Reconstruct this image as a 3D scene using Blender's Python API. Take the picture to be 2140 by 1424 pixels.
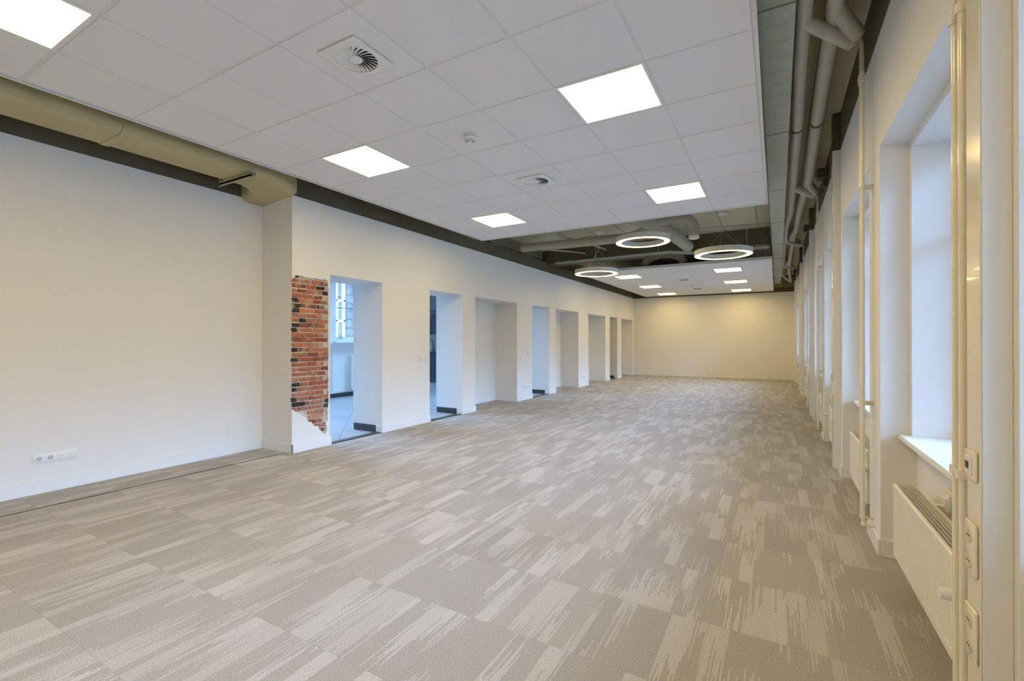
import bpy, bmesh, math, random
from mathutils import Vector, Matrix
random.seed(11)
C = bpy.context.scene.collection
PI = math.pi
for o in list(bpy.data.objects): bpy.data.objects.remove(o)

# ---------------------------------------------------------------- camera, world, exposure
F, YAW, PITCH = 967.17, 0.5186, 0.0028
s_, c_ = math.sin(YAW), math.cos(YAW); cp, sp = math.cos(PITCH), math.sin(PITCH)
cam = bpy.data.objects.new('camera', bpy.data.cameras.new('camera')); C.objects.link(cam)
cam.data.sensor_width = 36; cam.data.lens = 36 * F / 2140; cam.data.clip_start = 0.02; cam.data.clip_end = 200
rt = Vector((c_, s_, 0)); fw = Vector((-s_ * cp, c_ * cp, sp)); up = Vector((s_ * sp, -c_ * sp, cp))
cam.matrix_world = Matrix(((rt.x, up.x, -fw.x, 0), (rt.y, up.y, -fw.y, 0), (rt.z, up.z, -fw.z, 1.3), (0, 0, 0, 1)))
bpy.context.scene.camera = cam
sc = bpy.context.scene
sc.view_settings.view_transform = 'Standard'; sc.view_settings.look = 'None'
sc.view_settings.gamma = 1; sc.view_settings.use_curve_mapping = False
sc.view_settings.exposure = 0.18
W = bpy.data.worlds.new('sky'); sc.world = W; W.use_nodes = True
bg = W.node_tree.nodes['Background']; bg.inputs[0].default_value = (0.40, 0.65, 1.0, 1); bg.inputs[1].default_value = 16.8
_n = W.node_tree; _tc = _n.nodes.new('ShaderNodeTexCoord'); _sp = _n.nodes.new('ShaderNodeSeparateXYZ'); _cr = _n.nodes.new('ShaderNodeValToRGB')
_n.links.new(_tc.outputs['Generated'], _sp.inputs[0]); _n.links.new(_sp.outputs[2], _cr.inputs[0]); _n.links.new(_cr.outputs[0], bg.inputs[0])
for _p, _c in ((0.0, (.05, .065, .08)), (.12, (.09, .15, .25)), (.30, (.50, .84, 1.42)), (.7, (.52, .88, 1.5))):
    _e = _cr.color_ramp.elements.new(_p) if _p not in (0.0,) else _cr.color_ramp.elements[0]
    _e.color = (*_c, 1)
_cr.color_ramp.elements[-1].color = (.52, .88, 1.5, 1)
PANEL_E, RING_E = 16.5, 12.0
WARM = (1.0, 0.715, 0.25, 1)

# ---------------------------------------------------------------- materials
def mat(name, col, rough=0.6, metal=0.0, bump=0.0, bscale=80, spot=0.0, sscale=3, spec=0.5, coat=0):
    m = bpy.data.materials.new(name); m.use_nodes = True
    nt = m.node_tree; b = nt.nodes['Principled BSDF']
    b.inputs['Base Color'].default_value = (*col, 1); b.inputs['Roughness'].default_value = rough
    b.inputs['Metallic'].default_value = metal; b.inputs['Specular IOR Level'].default_value = spec
    b.inputs['Coat Weight'].default_value = coat
    tc = nt.nodes.new('ShaderNodeTexCoord')
    if bump:
        n = nt.nodes.new('ShaderNodeTexNoise'); n.inputs['Scale'].default_value = bscale; n.inputs['Detail'].default_value = 3
        nt.links.new(tc.outputs['Object'], n.inputs['Vector'])
        bp = nt.nodes.new('ShaderNodeBump'); bp.inputs['Strength'].default_value = bump; bp.inputs['Distance'].default_value = 0.01
        nt.links.new(n.outputs['Fac'], bp.inputs['Height']); nt.links.new(bp.outputs[0], b.inputs['Normal'])
    if spot:
        n = nt.nodes.new('ShaderNodeTexNoise'); n.inputs['Scale'].default_value = sscale; n.inputs['Detail'].default_value = 6
        nt.links.new(tc.outputs['Object'], n.inputs['Vector'])
        r = nt.nodes.new('ShaderNodeMapRange'); r.inputs[1].default_value = .3; r.inputs[2].default_value = .7
        r.inputs[3].default_value = 1 - spot; r.inputs[4].default_value = 1 + spot
        nt.links.new(n.outputs['Fac'], r.inputs[0])
        mx = nt.nodes.new('ShaderNodeVectorMath'); mx.operation = 'SCALE'; mx.inputs[0].default_value = col
        nt.links.new(r.outputs[0], mx.inputs['Scale']); nt.links.new(mx.outputs[0], b.inputs['Base Color'])
    return m
def emis(name, col, e):
    m = bpy.data.materials.new(name); m.use_nodes = True
    b = m.node_tree.nodes['Principled BSDF']; b.inputs['Base Color'].default_value = (.9, .9, .9, 1)
    b.inputs['Emission Color'].default_value = col; b.inputs['Emission Strength'].default_value = e
    return m
M = dict(
    wall=mat('white_wall_paint', (.80, .79, .76), .85, bump=.04, bscale=60),
    olive=mat('olive_grey_paint', (.105, .092, .055), .7, bump=.2, bscale=30, spot=.08),
    slab=mat('painted_concrete_slab', (.26, .24, .16), .7, bump=.3, bscale=14, spot=.15, sscale=2),
    tray=mat('painted_tray_metal', (.44, .49, .43), .5, spot=.04, sscale=6),
    duct=mat('painted_duct', (.50, .43, .24), .55, spot=.05, sscale=4),
    pipe_ins=mat('painted_pipe_insulation', (.50, .50, .43), .6, bump=.3, bscale=25, spot=.06, sscale=8),
    pipe_dk=mat('painted_air_duct', (.42, .40, .30), .6, spot=.06, sscale=5),
    tile=mat('ceiling_tile_white', (.80, .80, .80), .9, bump=.06, bscale=160),
    grid=mat('ceiling_grid_white', (.74, .735, .73), .6),
    gloss=mat('cream_gloss_enamel', (.80, .75, .62), .16, coat=.4),
    white=mat('white_plastic', (.82, .82, .80), .35),
    base=mat('white_skirting_paint', (.80, .80, .78), .45),
    rad=mat('radiator_enamel', (.80, .78, .70), .3),
    dark=mat('dark_void', (.015, .014, .012), .8),
    hole=mat('dark_socket_hole', (.05, .045, .04), .6),
    chrome=mat('chrome', (.7, .7, .7), .2, metal=1),
    brass=mat('copper_brown', (.45, .25, .12), .4, metal=.6),
    stone=mat('dark_stone', (.045, .05, .055), .3, spot=.2, sscale=20),
    kitchen=mat('dark_blue_grey_laminate', (.055, .065, .08), .5),
    frame=mat('white_window_frame', (.80, .81, .82), .4),
    casing=mat('white_casing_board', (.82, .82, .81), .5),
    grey_band=mat('dark_band', (.07, .065, .05), .6),
    plaster=mat('rough_plaster', (.78, .76, .71), .9, bump=.9, bscale=45),
    concrete=mat('outdoor_paving', (.10, .105, .09), .9, spot=.1),
    wire=mat('steel_wire', (.55, .55, .5), .4, metal=.5),
    panel=emis('led_panel_glow', WARM, PANEL_E),
    ring=emis('led_ring_glow', WARM, RING_E),
    ledg=mat('cream_ring_body', (.72, .70, .64), .5),
)
def glass():
    m = bpy.data.materials.new('clear_glass'); m.use_nodes = True; nt = m.node_tree; nt.nodes.clear()
    o = nt.nodes.new('ShaderNodeOutputMaterial'); t = nt.nodes.new('ShaderNodeBsdfTransparent'); g = nt.nodes.new('ShaderNodeBsdfGlossy')
    g.inputs['Roughness'].default_value = .02; t.inputs[0].default_value = (.95, .97, .98, 1)
    fr = nt.nodes.new('ShaderNodeFresnel'); mx = nt.nodes.new('ShaderNodeMixShader')
    nt.links.new(fr.outputs[0], mx.inputs[0]); nt.links.new(t.outputs[0], mx.inputs[1]); nt.links.new(g.outputs[0], mx.inputs[2])
    nt.links.new(mx.outputs[0], o.inputs[0]); return m
M['glass'] = glass()

class G:                                       # small node-graph helper
    def __init__(s, m): s.nt = m.node_tree
    def n(s, t, **k):
        x = s.nt.nodes.new(t)
        for a, b in k.items(): setattr(x, a, b)
        return x
    def put(s, sock, v):
        if isinstance(v, bpy.types.NodeSocket): s.nt.links.new(v, sock)
        else: sock.default_value = v
    def m(s, op, a, b=0.0, c=0.0):
        x = s.n('ShaderNodeMath', operation=op)
        for i, v in enumerate((a, b, c)): s.put(x.inputs[i], v)
        return x.outputs[0]
    def wn(s, *v):
        x = s.n('ShaderNodeTexWhiteNoise', noise_dimensions='3D'); cb = s.n('ShaderNodeCombineXYZ')
        for i, a in enumerate(v): s.put(cb.inputs[i], a)
        s.nt.links.new(cb.outputs[0], x.inputs['Vector']); return x
def carpet():
    m = bpy.data.materials.new('carpet_tiles'); m.use_nodes = True; g = G(m); nt = m.node_tree
    b = nt.nodes['Principled BSDF']; b.inputs['Roughness'].default_value = .95; b.inputs['Specular IOR Level'].default_value = .15
    sep = g.n('ShaderNodeSeparateXYZ'); geo = g.n('ShaderNodeNewGeometry'); nt.links.new(geo.outputs['Position'], sep.inputs[0])
    x, y = sep.outputs[0], sep.outputs[1]
    xs = g.m('DIVIDE', g.m('ADD', x, 40.27), .5); ys = g.m('DIVIDE', g.m('ADD', y, 40 - .305), .5)
    tx, ty = g.m('FLOOR', xs), g.m('FLOOR', ys); fx, fy = g.m('FRACT', xs), g.m('FRACT', ys)
    th = g.wn(tx, ty, 3.1).outputs['Value']
    # bands of random width along the tile
    vo = g.n('ShaderNodeTexVoronoi', voronoi_dimensions='1D'); vo.inputs['Scale'].default_value = 1
    g.put(vo.inputs['W'], g.m('ADD', g.m('MULTIPLY', fx, 6.5), g.m('MULTIPLY', th, 977.0)))
    cs = g.n('ShaderNodeSeparateColor'); nt.links.new(vo.outputs['Color'], cs.inputs[0])
    thr = g.m('FLOOR', g.m('MULTIPLY', x, 145.0))
    tn = g.wn(thr, ty, 7.7).outputs['Value']; tn2 = g.wn(thr, ty, 1.2).outputs['Value']
    flip = g.m('GREATER_THAN', cs.outputs[1], .5)
    v = g.m('ABSOLUTE', g.m('SUBTRACT', fy, flip))
    jit = g.m('MULTIPLY', g.m('SUBTRACT', tn, .5), g.m('ADD', .15, g.m('MULTIPLY', cs.outputs[2], 1.1)))
    ln = g.m('ADD', g.m('MULTIPLY_ADD', cs.outputs[0], 1.45, -.30), jit)
    odd = g.m('MODULO', g.m('ABSOLUTE', thr), 2.0)
    ln = g.m('SUBTRACT', ln, g.m('MULTIPLY', odd, g.m('MULTIPLY_ADD', tn2, .40, .02)))
    mask = g.m('LESS_THAN', v, ln)
    seam = g.m('MULTIPLY', g.m('GREATER_THAN', fy, .008), g.m('GREATER_THAN', fx, .006))
    line = g.m('PINGPONG', g.m('MULTIPLY', x, 145.0), .5)
    line = g.m('MULTIPLY_ADD', line, .9, .62)
    nz = g.n('ShaderNodeTexNoise'); nz.inputs['Scale'].default_value = 260; nz.inputs['Detail'].default_value = 2
    nt.links.new(geo.outputs['Position'], nz.inputs['Vector'])
    sp1 = g.m('MULTIPLY_ADD', nz.outputs['Fac'], 1.9, .05)
    mask2 = g.m('MULTIPLY', g.m('MULTIPLY', mask, g.m('MULTIPLY_ADD', g.m('FRACT', g.m('MULTIPLY', cs.outputs[1], 7.3)), .5, .5)), g.m('MINIMUM', line, 1.0))
    tv = g.m('MULTIPLY_ADD', g.wn(tx, ty, 9.9).outputs['Value'], .10, .95)
    tot = g.m('MULTIPLY', g.m('MULTIPLY', sp1, tv), g.m('MULTIPLY_ADD', seam, .10, .90))
    mx = g.n('ShaderNodeMix', data_type='RGBA'); g.put(mx.inputs[0], mask2)
    mx.inputs[6].default_value = (.40, .375, .345, 1); mx.inputs[7].default_value = (.56, .54, .515, 1)
    vm = g.n('ShaderNodeVectorMath', operation='SCALE'); nt.links.new(mx.outputs[2], vm.inputs[0]); g.put(vm.inputs['Scale'], tot)
    nt.links.new(vm.outputs[0], b.inputs['Base Color'])
    bp = g.n('ShaderNodeBump'); bp.inputs['Strength'].default_value = .5; bp.inputs['Distance'].default_value = .004
    g.put(bp.inputs['Height'], g.m('ADD', nz.outputs['Fac'], mask2)); nt.links.new(bp.outputs[0], b.inputs['Normal'])
    return m
M['carpet'] = carpet()
def tiled(name, col, sx, sy, rot=0, mort=.4, gap=.008, axes=(0, 1), var=.06, rough=.4, bump=0):
    m = bpy.data.materials.new(name); m.use_nodes = True; g = G(m); nt = m.node_tree
    b = nt.nodes['Principled BSDF']; b.inputs['Roughness'].default_value = rough
    geo = g.n('ShaderNodeNewGeometry'); sep = g.n('ShaderNodeSeparateXYZ'); mp = g.n('ShaderNodeMapping')
    mp.inputs['Rotation'].default_value = (0, 0, rot)
    nt.links.new(geo.outputs['Position'], sep.inputs[0]); cb = g.n('ShaderNodeCombineXYZ')
    nt.links.new(sep.outputs[axes[0]], cb.inputs[0]); nt.links.new(sep.outputs[axes[1]], cb.inputs[1])
    nt.links.new(cb.outputs[0], mp.inputs[0])
    br = g.n('ShaderNodeTexBrick'); nt.links.new(mp.outputs[0], br.inputs[0])
    br.inputs['Scale'].default_value = 1; br.inputs['Brick Width'].default_value = sx; br.inputs['Row Height'].default_value = sy
    br.inputs['Mortar Size'].default_value = gap
    br.inputs['Color1'].default_value = (*[c * (1 - var) for c in col], 1); br.inputs['Color2'].default_value = (*[c * (1 + var) for c in col], 1)
    br.inputs['Mortar'].default_value = (*[c * mort for c in col], 1)
    nt.links.new(br.outputs[0], b.inputs['Base Color'])
    if bump:
        bp = g.n('ShaderNodeBump'); bp.inputs['Strength'].default_value = bump; bp.inputs['Distance'].default_value = .02; bp.invert = True
        nt.links.new(br.outputs['Fac'], bp.inputs['Height']); nt.links.new(bp.outputs[0], b.inputs['Normal'])
    return m
M['gtile'] = tiled('grey_floor_tiles', (.42, .43, .43), .6, .6, PI / 4, .45, .006, rough=.35)
M['blocks'] = tiled('painted_block_wall', (.22, .20, .14), .44, .15, 0, .8, .012, axes=(1, 2), rough=.8, bump=1.0)
M['stonewall'] = tiled('pale_stone_blocks', (.10, .10, .10), .55, .3, 0, .6, .02, axes=(1, 2), rough=.9, bump=.8, var=.18)
M['planks'] = tiled('board_marked_slab', (.56, .53, .38), .6, 40, 0, .55, .012, axes=(0, 1), rough=.8, bump=.6, var=.08)
def brickmat():
    m = bpy.data.materials.new('old_red_brick'); m.use_nodes = True; g = G(m); nt = m.node_tree
    b = nt.nodes['Principled BSDF']; b.inputs['Roughness'].default_value = .9
    at = g.n('ShaderNodeAttribute', attribute_name='tone'); tc = g.n('ShaderNodeTexCoord')
    n1 = g.n('ShaderNodeTexNoise'); n1.inputs['Scale'].default_value = 22; n1.inputs['Detail'].default_value = 8; n1.inputs['Roughness'].default_value = .7
    n2 = g.n('ShaderNodeTexNoise'); n2.inputs['Scale'].default_value = 9; n2.inputs['Detail'].default_value = 5
    for n in (n1, n2): nt.links.new(tc.outputs['Object'], n.inputs['Vector'])
    vm = g.n('ShaderNodeVectorMath', operation='SCALE'); nt.links.new(at.outputs['Color'], vm.inputs[0])
    g.put(vm.inputs['Scale'], g.m('MULTIPLY_ADD', n1.outputs['Fac'], 2.6, -.2))
    mr = g.n('ShaderNodeMapRange'); mr.inputs[1].default_value = .54; mr.inputs[2].default_value = .70; mr.inputs[4].default_value = .8
    nt.links.new(n2.outputs['Fac'], mr.inputs[0])
    mx = g.n('ShaderNodeMix', data_type='RGBA'); g.put(mx.inputs[0], mr.outputs[0]); nt.links.new(vm.outputs[0], mx.inputs[6]); mx.inputs[7].default_value = (.55, .42, .34, 1)
    nt.links.new(mx.outputs[2], b.inputs['Base Color'])
    bp = g.n('ShaderNodeBump'); bp.inputs['Strength'].default_value = .8; bp.inputs['Distance'].default_value = .008
    nt.links.new(n1.outputs['Fac'], bp.inputs['Height']); nt.links.new(bp.outputs[0], b.inputs['Normal'])
    return m
M['brick'] = brickmat()
M['mortar'] = mat('lime_mortar', (.60, .53, .43), .95, bump=1, bscale=50, spot=.25, sscale=25)

# ---------------------------------------------------------------- mesh helpers
class MB:
    def __init__(s): s.bm = bmesh.new()
    def box(s, x0, x1, y0, y1, z0, z1, bev=0, seg=1):
        r = bmesh.ops.create_cube(s.bm, size=1)['verts']
        for v in r: v.co = Vector(((x0 + x1) / 2 + v.co.x * (x1 - x0), (y0 + y1) / 2 + v.co.y * (y1 - y0), (z0 + z1) / 2 + v.co.z * (z1 - z0)))
        if bev:
            es = {e for v in r for e in v.link_edges}
            bmesh.ops.bevel(s.bm, geom=list(es), offset=bev, segments=seg, affect='EDGES', profile=.5)
        return s
    def cyl(s, a, b, r, r2=None, n=16, caps=True):
        a, b = Vector(a), Vector(b); d = b - a
        q = d.to_track_quat('Z', 'Y').to_matrix().to_4x4(); q.translation = (a + b) / 2
        bmesh.ops.create_cone(s.bm, cap_ends=caps, segments=n, radius1=r, radius2=r if r2 is None else r2, depth=d.length, matrix=q); return s
    def sphere(s, c, r, n=12):
        bmesh.ops.create_uvsphere(s.bm, u_segments=n, v_segments=n // 2 + 2, radius=r, matrix=Matrix.Translation(c)); return s
    def tube(s, pts, r, n=12, sec=None, caps=True, flat=False):
        pts = [Vector(p) for p in pts]; rings = []
        for i, p in enumerate(pts):
            d0 = (p - pts[i - 1]).normalized() if i else (pts[1] - p).normalized()
            d1 = (pts[i + 1] - p).normalized() if i < len(pts) - 1 else d0
            t = (d0 + d1).normalized()
            if flat or abs(t.z) < .95: side = t.cross(Vector((0, 0, 1))).normalized()
            else: side = t.cross(Vector((0, 1, 0))).normalized() if not rings else None
            if side is None:
                side = (last - t * last.dot(t)).normalized()
            elif rings and side.dot(last) < 0 and not flat: side = -side
            if rings and not flat:
                pr = last - t * last.dot(t)
                if pr.length > .3: side = pr.normalized()
            last = side
            upv = side.cross(t).normalized()
            k = 1 / max(.4, t.dot(d0)) if 0 < i < len(pts) - 1 else 1
            S = sec or [(r * math.cos(2 * PI * j / n), r * math.sin(2 * PI * j / n)) for j in range(n)]
            bend = (d1 - d0)
            ring = []
            for a, b in S:
                off = side * a + upv * b
                if bend.length > 1e-4:
                    bn = (bend - t * bend.dot(t)).normalized(); off += bn * off.dot(bn) * (k - 1)
                ring.append(s.bm.verts.new(p + off))
            rings.append(ring)
        m = len(rings[0])
        for a, b in zip(rings, rings[1:]):
            for j in range(m): s.bm.faces.new((a[j], a[(j + 1) % m], b[(j + 1) % m], b[j]))
        if caps:
            s.bm.faces.new(rings[0][::-1]); s.bm.faces.new(rings[-1])
        return s
    def poly(s, pts, ext):
        f = s.bm.faces.new([s.bm.verts.new(Vector(p)) for p in pts])
        r = bmesh.ops.extrude_face_region(s.bm, geom=[f])
        for v in r['geom']:
            if isinstance(v, bmesh.types.BMVert): v.co += Vector(ext)
        return s
    def lathe(s, prof, c, n=40):
        rings = []
        for r, z in prof: rings.append([s.bm.verts.new((c[0] + r * math.cos(2 * PI * j / n), c[1] + r * math.sin(2 * PI * j / n), c[2] + z)) for j in range(n)])
        for a, b in zip(rings, rings[1:]):
            for j in range(n): s.bm.faces.new((a[j], a[(j + 1) % n], b[(j + 1) % n], b[j]))
        return s
    def out(s, name, m, parent=None, smooth=False, wn=True):
        bmesh.ops.recalc_face_normals(s.bm, faces=s.bm.faces)
        me = bpy.data.meshes.new(name); s.bm.to_mesh(me); s.bm.free()
        if m is not None: me.materials.append(M[m] if isinstance(m, str) else m)
        if smooth:
            for p in me.polygons: p.use_smooth = True
            for e in me.edges: pass
            try: me.set_sharp_from_angle(angle=math.radians(38))
            except Exception: pass
        o = bpy.data.objects.new(name, me); C.objects.link(o)
        if parent is not None:
            o.parent = parent; o.matrix_parent_inverse = Matrix.Identity(4)
            me.transform(parent_inv(parent))
        return o
def parent_inv(p):
    m = Matrix.Identity(4)
    while p is not None: m = p.matrix_basis @ m; p = p.parent
    return m.inverted()
def tag(o, label, cat, group=None, kind=None):
    o['label'] = label; o['category'] = cat
    if group: o['group'] = group
    if kind: o['kind'] = kind
    return o
def thing(name, label, cat, loc=(0, 0, 0), group=None):
    o = bpy.data.objects.new(name, None); C.objects.link(o); o.location = loc; o.empty_display_size = .1
    return tag(o, label, cat, group)
def struct(name, loc=None):
    o = bpy.data.objects.new(name, None); C.objects.link(o)
    if loc: o.location = loc
    o['kind'] = 'structure'; return o
def st(o): o['kind'] = 'structure'; return o
def dup(o, loc=None, label=None, parent=None, rotz=None):
    c = o.copy(); C.objects.link(c)
    if parent is not None: c.parent = parent
    if loc is not None: c.location = loc
    if rotz is not None: c.rotation_euler = (0, 0, rotz)
    if label: c['label'] = label
    for ch in list(o.children): dup(ch, parent=c)
    return c
def arc(c, a, b, n=8):
    """quarter bend from a to b about corner point c"""
    a, b, c = Vector(a), Vector(b), Vector(c)
    return [(1 - t) ** 2 * a + 2 * t * (1 - t) * c + t * t * b for t in [i / n for i in range(n + 1)]]

# ---------------------------------------------------------------- the setting
XW, XA, YB, YN = -4.888, -5.48, 18.24, -3.0
ZP, ZS, ZD = 3.01, 3.55, 2.145       # paint line left, slab, opening height
st(MB().box(XW - .12, .80, YN, YB, -.1, 0).box(XA, XW - .1, YN, 3.41, -.1, 0)
   .box(XA, XW - .1, 7.19, 8.78, -.1, 0).box(XA, XW - .1, 10.81, 12.38, -.1, 0).box(XA, XW - .1, 13.18, 14.76, -.1, 0).box(XA, XW - .1, 16.58, 18.05, -.1, 0)
   .out('floor', 'carpet'))
ceil = struct('ceiling')
MB().box(XA - .1, 1.15, YN, YB + .2, ZS, ZS + .2).out('slab', 'planks', ceil)
MB().box(XW - .12, -.13, 10.35, 10.75, 3.22, ZS).out('beam', 'olive', ceil)  # darker olive colour stands in for the unlit void above the far raft
MB().box(-4.5, -.13, 1.2, 1.5, 3.3, ZS).out('beam', 'slab', ceil)
# left wall: solid piers between openings
OP = [(3.934, 4.825, 'd'), (5.867, 6.764, 'd'), (7.174, 8.785, 'n'), (9.507, 10.428, 'd'), (10.807, 12.388, 'n'), (13.172, 14.769, 'n'), (15.239, 16.091, 'd'), (16.576, 18.057, 'n')]
wl = struct('wall_left')
b = MB(); b.box(XA - .2, XA, YN, 3.43, 0, ZP)
b.box(XA, XW - .024, 3.41, 3.934, 0, ZP)
y = 3.934
for y0, y1, k in OP:
    if y < y0: b.box(XA, XW, y, y0, 0, ZD)
    if k == 'n': b.box(XA - .1, XA + .04, y0, y1, 0, ZD)
    y = y1
b.box(XA, XW, y, YB + .2, 0, ZD); b.box(XA, XW, 3.934, YB + .2, ZD, ZP)
b.out('painted_wall', 'wall', wl)
MB().box(XA - .2, XA, YN, 3.41, ZP, ZS).box(XA, XW, 3.41, YB, ZP, 3.25).out('upper_band', 'olive', wl)
MB().box(XA, XW - .14, 3.41, YB, 3.25, ZS).out('upper_blockwork', 'blocks', wl)
# ragged mortar edge along the ledge
bm = bmesh.new(); rnd = random.Random(4); yy = 6.4; prev = None; vs = []
while yy < 18.2:
    h = 3.25 + rnd.uniform(.0, .035) + (.03 if rnd.random() < .2 else 0)
    vs.append((yy, h)); yy += rnd.uniform(.04, .12)
rows = []
for yv, h in vs: rows.append([bm.verts.new((XW - .15, yv, h + .02)), bm.verts.new((XW - .03 + rnd.uniform(-.03, .02), yv, h)), bm.verts.new((XW + .004, yv, 3.24))])
for a, c2 in zip(rows, rows[1:]):
    for i in range(2): bm.faces.new((a[i], a[i + 1], c2[i + 1], c2[i]))
q = MB(); q.bm.free(); q.bm = bm; q.out('ragged_mortar', 'olive', wl)
# end walls
wb = struct('wall_back')
MB().box(XA, 1.15, YB, YB + .2, 0, ZP - .01).out('painted_wall', 'wall', wb)
MB().box(XA, 1.15, YB, YB + .2, ZP - .01, ZS).out('upper_band', 'olive', wb)
bb = MB(); rnd = random.Random(9); xx = -.3; pts = [(-.3, YB - .03, 3.17)]
while xx < .55: pts.append((xx, YB - .03, 3.16 + rnd.uniform(-.02, .03))); xx += .06
pts += [(.55, YB - .03, 3.16), (.55, YB - .03, 3.5), (-.3, YB - .03, 3.5)]
bb.poly(pts, (0, .03, 0)).out('ragged_render', 'slab', wb)
wf = struct('wall_front'); MB().box(XA, 1.15, YN - .2, YN, 0, ZS).out('painted_wall', 'wall', wf)

# right wall piers
ZR, ZSILL, ZH = 3.18, .747, 2.49
XR, XB, XO = .55, .72, 1.12
pier = lambda k: 1.70 + 1.855 * k
PW = .37
wr = struct('wall_right'); b = MB(); u = MB()
for k in range(-3, 9):
    y0 = pier(k); y1 = y0 + PW if k < 8 else YB + .2
    b.box(XR, XO, max(y0, YN), y1, 0, ZH)
    if k < 8:
        b.box(XB, XO, y1, pier(k + 1), 0, ZSILL - .03)
b.box(XR, XO, YN, YB + .1, ZH, ZR)
b.out('painted_wall', 'wall', wr); u.box(XR, XO, YN, YB + .1, ZR, ZS).out('upper_band', 'olive', wr)
# skirting
def skirt(name, segs, m='base', h=.105, t=.015):
    o = MB()
    for x0, x1, y0, y1 in segs: o.box(x0, x1, y0, y1, 0, h, .003)
    return st(o.out(name, m))
t = .015; L = [(XA, XA + t, YN, 3.395), (XA, XW + t, 3.41 - t, 3.41), (XW, XW + t, 3.395, 3.934)]
y = 4.825
for (y0, y1, k), nx in zip(OP[1:], OP[2:] + [None]):
    L.append((XW, XW + t, y - .0, y0)); y = y1
    if k == 'n':
        L += [(XA + .04, XA + .055, y0, y1), (XA + .055, XW + t, y1 - t, y1), (XA + .055, XW + t, y0, y0 + t)]
for y0, y1, k in OP:
    if k == 'd': L += [(-5.0, XW + t, y1 - t, y1), (-5.0, XW + t, y0, y0 + t)]
L.append((XW, XW + t, 18.057, YB))
skirt('baseboard_left', L)
skirt('baseboard_back', [(XW + .015, .53, YB - t, YB)])
L = []
for k in range(-2, 9):
    y0 = pier(k); y1 = y0 + PW
    L += [(XR - t, XR, y0 - t, min(y1 + t, YB - .016)), (XR, XB, y0 - t, y0)]
    if k < 8: L += [(XR, XB, y1, y1 + t), (XB - t, XB, y1 + t, pier(k + 1) - t)]
skirt('baseboard_right', L)
skirt('baseboard_hall', [(XA + .02, -5.0, y1 - .012, y1) for y0, y1, k in OP if k == 'd'] + [(-8.90, -8.888, 3.2, 9.82), (-6.3, XA + .02, 10.418, 10.43)], 'stone', .1)

# windows on the right wall
for n, k in enumerate(range(-3, 8)):
    y0, y1 = pier(k) + PW, pier(k + 1)
    w = struct('window_%d' % (n + 1), (.9, (y0 + y1) / 2, ZSILL))
    MB().box(.69, .96, y0, y0 + .045, ZSILL, ZH - .045).box(.69, .96, y1 - .045, y1, ZSILL, ZH - .045).box(.69, .96, y0, y1, ZH - .045, ZH).out('casing', 'casing', w)
    f = MB(); a, e = y0 + .045, y1 - .045; z0, z1 = ZSILL, ZH - .045; fm = .96
    for c in ((a, a + .06), (e - .06, e), ((a + e) / 2 - .035, (a + e) / 2 + .035)): f.box(fm, fm + .07, c[0], c[1], z0, z1, .004)
    for c in ((z0, z0 + .06), (z1 - .06, z1), (z0 + 1.15, z0 + 1.2)): f.box(fm, fm + .07, a, e, c[0], c[1], .004)
    f.out('window_frame', 'frame', w)
    MB().box(fm + .03, fm + .036, a + .05, e - .05, z0 + .05, z1 - .05).out('pane', 'glass', w)
    MB().box(.635, .97, y0 + .001, y1 - .001, ZSILL - .03, ZSILL, .004).out('window_sill', 'casing', w)

# ---------------------------------------------------------------- hall behind the openings
hall = struct('wall_hall')
b = MB()
HX = -8.9
WN = [(3.1, 5.1), (5.25, 7.0), (7.33, 8.45), (8.6, 10.3)]  # unseen windows added around the one in view, to brighten the hall
yy = 3.0
for y0, y1 in WN: b.box(HX - .3, HX, yy, y0, 0, 3.5); b.box(HX - .3, HX, y0, y1, 0, 1.36); b.box(HX - .3, HX, y0, y1, 3.1, 3.5); yy = y1
b.box(HX - .3, HX, yy, 11.1, 0, 3.5); b.box(HX, XA - .1, 2.8, 3.0, 0, 3.5)
b.box(-6.3, XA, 10.43, 10.6, 0, 3.5); b.box(HX, -6.3, 11.04, 11.2, 0, 3.5); b.box(-6.3, -6.15, 10.6, 11.2, 0, 3.5)
b.box(HX, XA, 16.09, 16.3, 0, 3.5); b.box(HX, HX - .1, 11.2, 16.2, 0, 3.5)
b.out('painted_wall', 'wall', hall)
MB().box(HX - .3, -8.2, 2.8, 18.4, 3.5, 3.6).box(-7.4, XA, 2.8, 18.4, 3.5, 3.6).box(-8.2, -7.4, 2.8, 3.6, 3.5, 3.6).box(-8.2, -7.4, 6.2, 7.0, 3.5, 3.6).box(-8.2, -7.4, 9.9, 18.4, 3.5, 3.6).out('hall_ceiling', 'wall', hall)
for n, (y0, y1) in enumerate(((3.6, 6.2), (7.0, 9.9))):  # unseen skylights, added to bring more daylight into the hall
    w = struct('window_%d' % (n + 16), (-7.8, (y0 + y1) / 2, 3.6))
    q = MB()
    for x in (-8.2, -7.46): q.box(x, x + .06, y0, y1, 3.6, 3.68)
    for yv in (y0, y1 - .06): q.box(-8.2, -7.4, yv, yv + .06, 3.6, 3.68)
    q.out('window_frame', 'frame', w); MB().box(-8.18, -7.42, y0 + .02, y1 - .02, 3.63, 3.64).out('pane', 'glass', w)
st(MB().box(HX - .3, -5.0, 2.8, 18.4, -.11, -.001).out('floor_hall', 'gtile'))
fl = st(MB().box(HX, XA, 11.2, 16.1, 0, .004).out('floor_side_room', 'stone'))
thr = MB()
for i, (y0, y1, k) in enumerate(OP):
    if k == 'd': st(MB().box(XW - .10, XW - .005, y0 + .001, y1 - .001, -.02, .012, .003).out('trim_%d' % (i + 1), 'stone'))
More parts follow.
